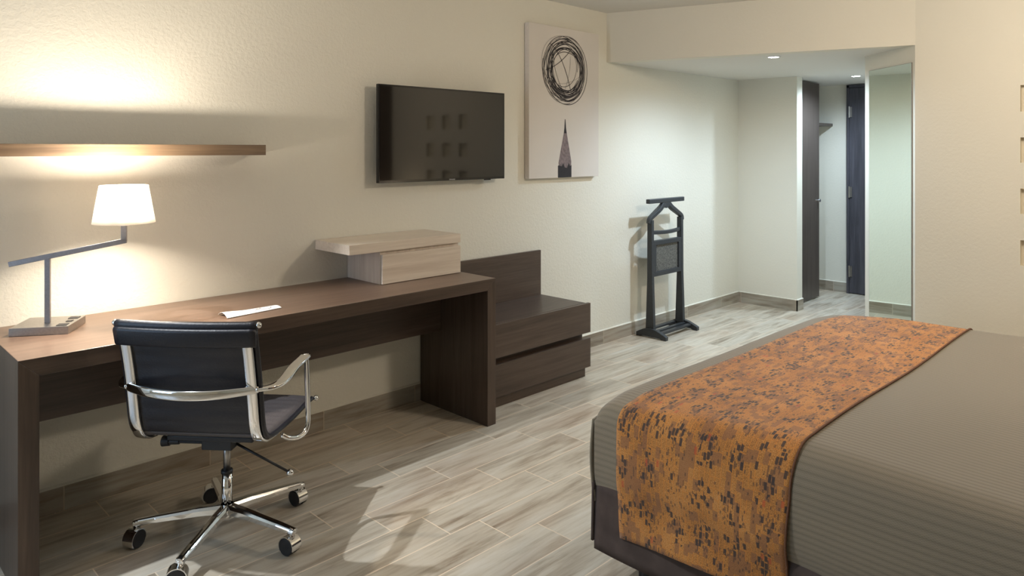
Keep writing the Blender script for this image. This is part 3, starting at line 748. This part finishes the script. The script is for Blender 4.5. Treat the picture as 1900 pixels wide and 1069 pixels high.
# wrapped head roll along the top of the back
bm = bmesh.new()
def hx(x): return Vector((x, -.279 + bow(x, .85) + 0.0, .838))
sweep(bm, [hx(-.238 + .476 * i / 24) for i in range(25)], [(a - .0, b) for a, b in rrect(.030, .030, .013, 4)], up=(0, 0, 1))
sweep(bm, [hx(-.236 + .472 * i / 24) + Vector((0, -.004, -.036)) for i in range(25)], rrect(.030, .064, .010, 3), up=(0, -.22, 1))
fin(bm, 'head_roll', M['leather'], ch, smooth=True)
for s in (-1, 1):
    # chrome side rail: outside of the sling
    bm = bmesh.new()
    pts = [p + Vector((s * .206, 0, 0)) for p in PP[8:]]
    n = len(pts); out = []
    for i, p in enumerate(pts):
        d = (pts[min(i + 1, n - 1)] - pts[max(i - 1, 0)]).normalized(); nn = Vector((0, -d.z, d.y))
        if p.z > .5 and nn.y > 0: nn = -nn
        if p.z <= .5 and nn.z > 0: nn = -nn
        if .44 < p.z <= .5: nn = Vector((0, -.5, -.5)).normalized() if p.z < .47 else Vector((0, -1, -.3)).normalized()
        out.append(p + nn * .013 + Vector((0, bow(.214, p.z), 0)))
    sweep(bm, out, rrect(.036, .014, .005, 3), up=(0, 0.35, .94)) if False else None
    # explicit frame so that the rail never twists
    rings = []
    for i, p in enumerate(out):
        d = (out[min(i + 1, n - 1)] - out[max(i - 1, 0)]).normalized(); sx_ = Vector((1, 0, 0)); u = sx_.cross(d).normalized()
        rings.append([bm.verts.new(p + sx_ * a + u * b) for a, b in rrect(.036, .016, .006, 3)])
    m_ = len(rings[0])
    for i in range(n - 1):
        for j in range(m_): bm.faces.new((rings[i][j], rings[i][(j + 1) % m_], rings[i + 1][(j + 1) % m_], rings[i + 1][j]))
    bm.faces.new(rings[0]); bm.faces.new(rings[-1])
    fin(bm, 'side_rail', M['chrome'], ch, smooth=True)
    # dark leather edge wrapped round the sling
    bm = bmesh.new(); pts = [Vector((s * .229, p.y + bow(.229, p.z), p.z)) for p in PP[4:]]
    rings = []
    for i, p in enumerate(pts):
        d = (pts[min(i + 1, len(pts) - 1)] - pts[max(i - 1, 0)]).normalized(); u = Vector((1, 0, 0)).cross(d).normalized()
        rings.append([bm.verts.new(p + Vector((1, 0, 0)) * a + u * b) for a, b in circ(.009, 10)])
    for i in range(len(rings) - 1):
        for j in range(10): bm.faces.new((rings[i][j], rings[i][(j + 1) % 10], rings[i + 1][(j + 1) % 10], rings[i + 1][j]))
    bm.faces.new(rings[0]); bm.faces.new(rings[-1])
    fin(bm, 'edge_piping', M['leather'], ch, smooth=True)
    for (y, z) in ((-.282, .842), (.252, .424)):
        bm = bmesh.new(); ball(bm, (s * .243, y, z), .0105); fin(bm, 'end_cap', M['chrome'], ch, smooth=True)
    # arm: from the back post forward and up, then down under the seat
    bm = bmesh.new()
    pth = crom([(s * .218, -.248, .622), (s * .254, -.224, .621), (s * .272, -.180, .622), (s * .276, -.130, .628), (s * .276, -.06, .642), (s * .282, .005, .651), (s * .284, .030, .655)], 6)
    sweep(bm, pth, rrect(.040, .013, .005, 3), up=(0, 0, 1), scale=lambda q: (.6 + .4 * min(1, q * 2), 1))
    fin(bm, 'armrest', M['chrome'], ch, smooth=True)
    bm = bmesh.new()
    pth = crom([(s * .284, .034, .662), (s * .285, .036, .62), (s * .286, .040, .54), (s * .287, .046, .45), (s * .286, .044, .400), (s * .280, .028, .376), (s * .268, -.010, .372), (s * .250, -.050, .385), (s * .232, -.066, .402)], 6)
    rings = []
    for i, p in enumerate(pth):
        d = (pth[min(i + 1, len(pth) - 1)] - pth[max(i - 1, 0)]).normalized(); sx_ = Vector((0, 1, 0)) if abs(d.y) < .8 else Vector((0, 0, 1))
        sx_ = Vector((s * .999, .2, 0)); u = d.cross(sx_).normalized(); v_ = u.cross(d).normalized()
        rings.append([bm.verts.new(p + v_ * a + u * b) for a, b in circ(.0095, 12)])
    for i in range(len(rings) - 1):
        for j in range(12): bm.faces.new((rings[i][j], rings[i][(j + 1) % 12], rings[i + 1][(j + 1) % 12], rings[i + 1][j]))
    bm.faces.new(rings[0]); bm.faces.new(rings[-1])
    fin(bm, 'arm_post', M['chrome'], ch, smooth=True)
# cross bar bowing behind the back
bm = bmesh.new()
pth = crom([(-.225, -.245, .622), (-.19, -.268, .622), (-.10, -.300, .618), (0, -.310, .616), (.10, -.300, .618), (.19, -.268, .622), (.225, -.245, .622)], 6)
sweep(bm, pth, rrect(.015, .034, .007, 3), scale=lambda q: (1, .72 + .28 * math.sin(PI * q)))
fin(bm, 'cross_bar', M['chrome'], ch, smooth=True)
# mechanism
bm = bmesh.new(); box(bm, -.045, .065, -.10, .085, .352, .396); box(bm, -.155, .155, -.13, -.085, .395, .413); box(bm, -.155, .155, .085, .12, .395, .413); box(bm, -.2, .2, -.02, .02, .395, .408)
me_ = fin(bm, 'tilt_mechanism', M['black'], ch, bevel=.004)
bm = bmesh.new(); cyl(bm, (-.04, -.09, .377), (-.165, -.09, .377), .006, n=12); cyl(bm, (-.13, -.09, .377), (-.165, -.09, .377), .010, .012, 20); cyl(bm, (-.165, -.09, .377), (-.190, -.09, .377), .016, .019, 24)
fin(bm, 'tension_knob', M['black'], me_)
bm = bmesh.new(); lp0 = Vector((.060, -.06, .365)); lp1 = Vector((.246, -.023, .250)); cyl(bm, lp0, lp1, .0045, n=12); lv = fin(bm, 'height_lever', M['black'], me_, smooth=True)
bm = bmesh.new(); ball(bm, lp1, .013); fin(bm, 'lever_ball', M['chrome'], lv, smooth=True)
bm = bmesh.new(); cyl(bm, (0, 0, .235), (0, 0, .360), .0125, n=28); fin(bm, 'gas_lift', M['steel'], ch, smooth=True)
bm = bmesh.new(); cyl(bm, (0, 0, .100), (0, 0, .237), .0190, n=28); fin(bm, 'column', M['chrome'], ch, smooth=True)
bm = bmesh.new(); cyl(bm, (0, 0, .231), (0, 0, .243), .0205, n=28); fin(bm, 'column_collar', M['black'], ch, smooth=True)
bm = bmesh.new(); cyl(bm, (0, 0, .072), (0, 0, .108), .036, .030, 30); fin(bm, 'hub', M['chrome'], ch, smooth=True, bevel=.004)
castdir = [150, 207, 259, 200, 156]
for k in range(5):
    a = R(3 + 49.5 + 72 * k); dx, dy = math.cos(a), math.sin(a)
    def at(r, z): return (dx * r, dy * r, z)
    bm = bmesh.new()
    pth = [at(.018, .104), at(.09, .102), at(.16, .096), at(.24, .090), at(.296, .085), at(.315, .083)]
    sweep(bm, pth, [(-.5, -.5), (-.5, .15), (-.28, .5), (.28, .5), (.5, .15), (.5, -.5)], scale=lambda q: (.040 - .014 * q, .034 - .018 * q))
    lg = fin(bm, 'leg', M['chrome'], ch, bevel=.003)
    bm = bmesh.new(); cyl(bm, at(.302, .066), at(.302, .090), .013, .0135, 24); fin(bm, 'caster_socket', M['chrome'], lg, smooth=True)
    # caster: hood with two wheels, trailing off the stem
    b_ = R(castdir[k]); tx, ty = math.cos(b_), math.sin(b_)
    cx_, cy_ = dx * .302 + tx * .012, dy * .302 + ty * .012
    zc = .0315
    ax = Vector((-ty, tx, 0)); T = Vector((tx, ty, 0)); cc = Vector((cx_, cy_, zc))
    bm = bmesh.new()
    A = []; B = []; n = 22
    for i in range(n + 1):
        w = R(-35 + 230 * i / n); dirv = T * math.cos(w) + Vector((0, 0, 1)) * math.sin(w)
        A.append(dirv)
    for w0_, w1_ in ((-.021, .021),):
        prev = None
        for dirv in A:
            ring = [bm.verts.new(cc + ax * w0_ + dirv * .0312), bm.verts.new(cc + ax * w1_ + dirv * .0312), bm.verts.new(cc + ax * w1_ + dirv * .0345), bm.verts.new(cc + ax * w0_ + dirv * .0345)]
            if prev:
                for j in range(4): bm.faces.new((prev[j], prev[(j + 1) % 4], ring[(j + 1) % 4], ring[j]))
            else: bm.faces.new(ring)
            prev = ring
        bm.faces.new(prev[::-1])
    box(bm, cx_ - .004, cx_ + .004, cy_ - .004, cy_ + .004, zc, zc + .032)
    cyl(bm, at(.302, .060), at(.302, .070), .008, n=16)
    ca = fin(bm, 'caster', M['chrome'], ch)
    for s in (-1, 1):
        bm = bmesh.new(); cyl(bm, cc + ax * (s * .0045), cc + ax * (s * .0225), .0308, .0295, 32); fin(bm, 'wheel', M['black'], ca, smooth=False, bevel=.002)

# ------------------------------------------------------------------ lights
def light(kind, name, loc, energy, col, **k):
    L = bpy.data.lights.new(name, kind); L.energy = energy; L.color = col
    rot = k.pop('rot', None); aim = k.pop('aim', None)
    for a_, v in k.items(): setattr(L, a_, v)
    o = bpy.data.objects.new(name, L); COL.objects.link(o); o.location = loc
    if rot: o.rotation_euler = rot
    if aim: o.rotation_euler = (Vector(aim) - Vector(loc)).to_track_quat('-Z', 'Y').to_euler()
    return o
WARM = (1.0, .80, .56); COOL = (.66, .83, 1.0)
light('POINT', 'desk_lamp_light', LAMP, 20, (1.0, .88, .74), shadow_soft_size=.022)
light('POINT', 'desk_lamp_light', LAMP - Vector((0, 0, .055)), 19, (1.0, .88, .74), shadow_soft_size=.024)
light('SPOT', 'entry_downlight_light', (4.80, -1.01, ZS - .012), 112, COOL, shadow_soft_size=.03, spot_size=R(168), spot_blend=.7, rot=(0, 0, 0))
light('SPOT', 'entrance_downlight_light', (6.55, -.935, ZS - .012), 100, COOL, shadow_soft_size=.03, spot_size=R(168), spot_blend=.7, rot=(0, 0, 0))
light('SPOT', 'room_downlight_light', (.25, -.40, ZC - .02), 150, (.90, .95, 1.0), shadow_soft_size=.02, spot_size=R(68), spot_blend=.35, aim=(1.62, -1.52, 0))
light('POINT', 'bedside_lamp_light', (4.58, -3.30, .92), 5, WARM, shadow_soft_size=.09)
light('POINT', 'ceiling_lamp_light', (3.4, -2.9, 2.26), 58, (1.0, .865, .70), shadow_soft_size=.14)
light('AREA', 'window_daylight', (XW + .03, (wy0 + wy1) / 2, (wz0 + wz1) / 2), 22, (.50, .72, 1.0), shape='RECTANGLE', size=1.7, size_y=.9, rot=(0, R(-90), 0))

w = bpy.data.worlds.new('world'); scene.world = w; w.use_nodes = True
bg = w.node_tree.nodes['Background']; bg.inputs[0].default_value = (.55, .72, 1.0, 1); bg.inputs[1].default_value = .6

# ------------------------------------------------------------------ camera
cam = bpy.data.cameras.new('camera'); co = bpy.data.objects.new('camera', cam); COL.objects.link(co)
co.location = (0, -3.25, 1.41); co.rotation_euler = (R(90), 0, R(44.9 - 90))
cam.sensor_width = 36; cam.lens = 1342 / 1900 * 36; cam.shift_y = -(534.5 - 278) / 1900; cam.clip_start = .05
scene.camera = co
vs_ = scene.view_settings
vs_.view_transform = 'Standard'; vs_.look = 'None'; vs_.gamma = 1; vs_.use_curve_mapping = False; vs_.exposure = 0.08
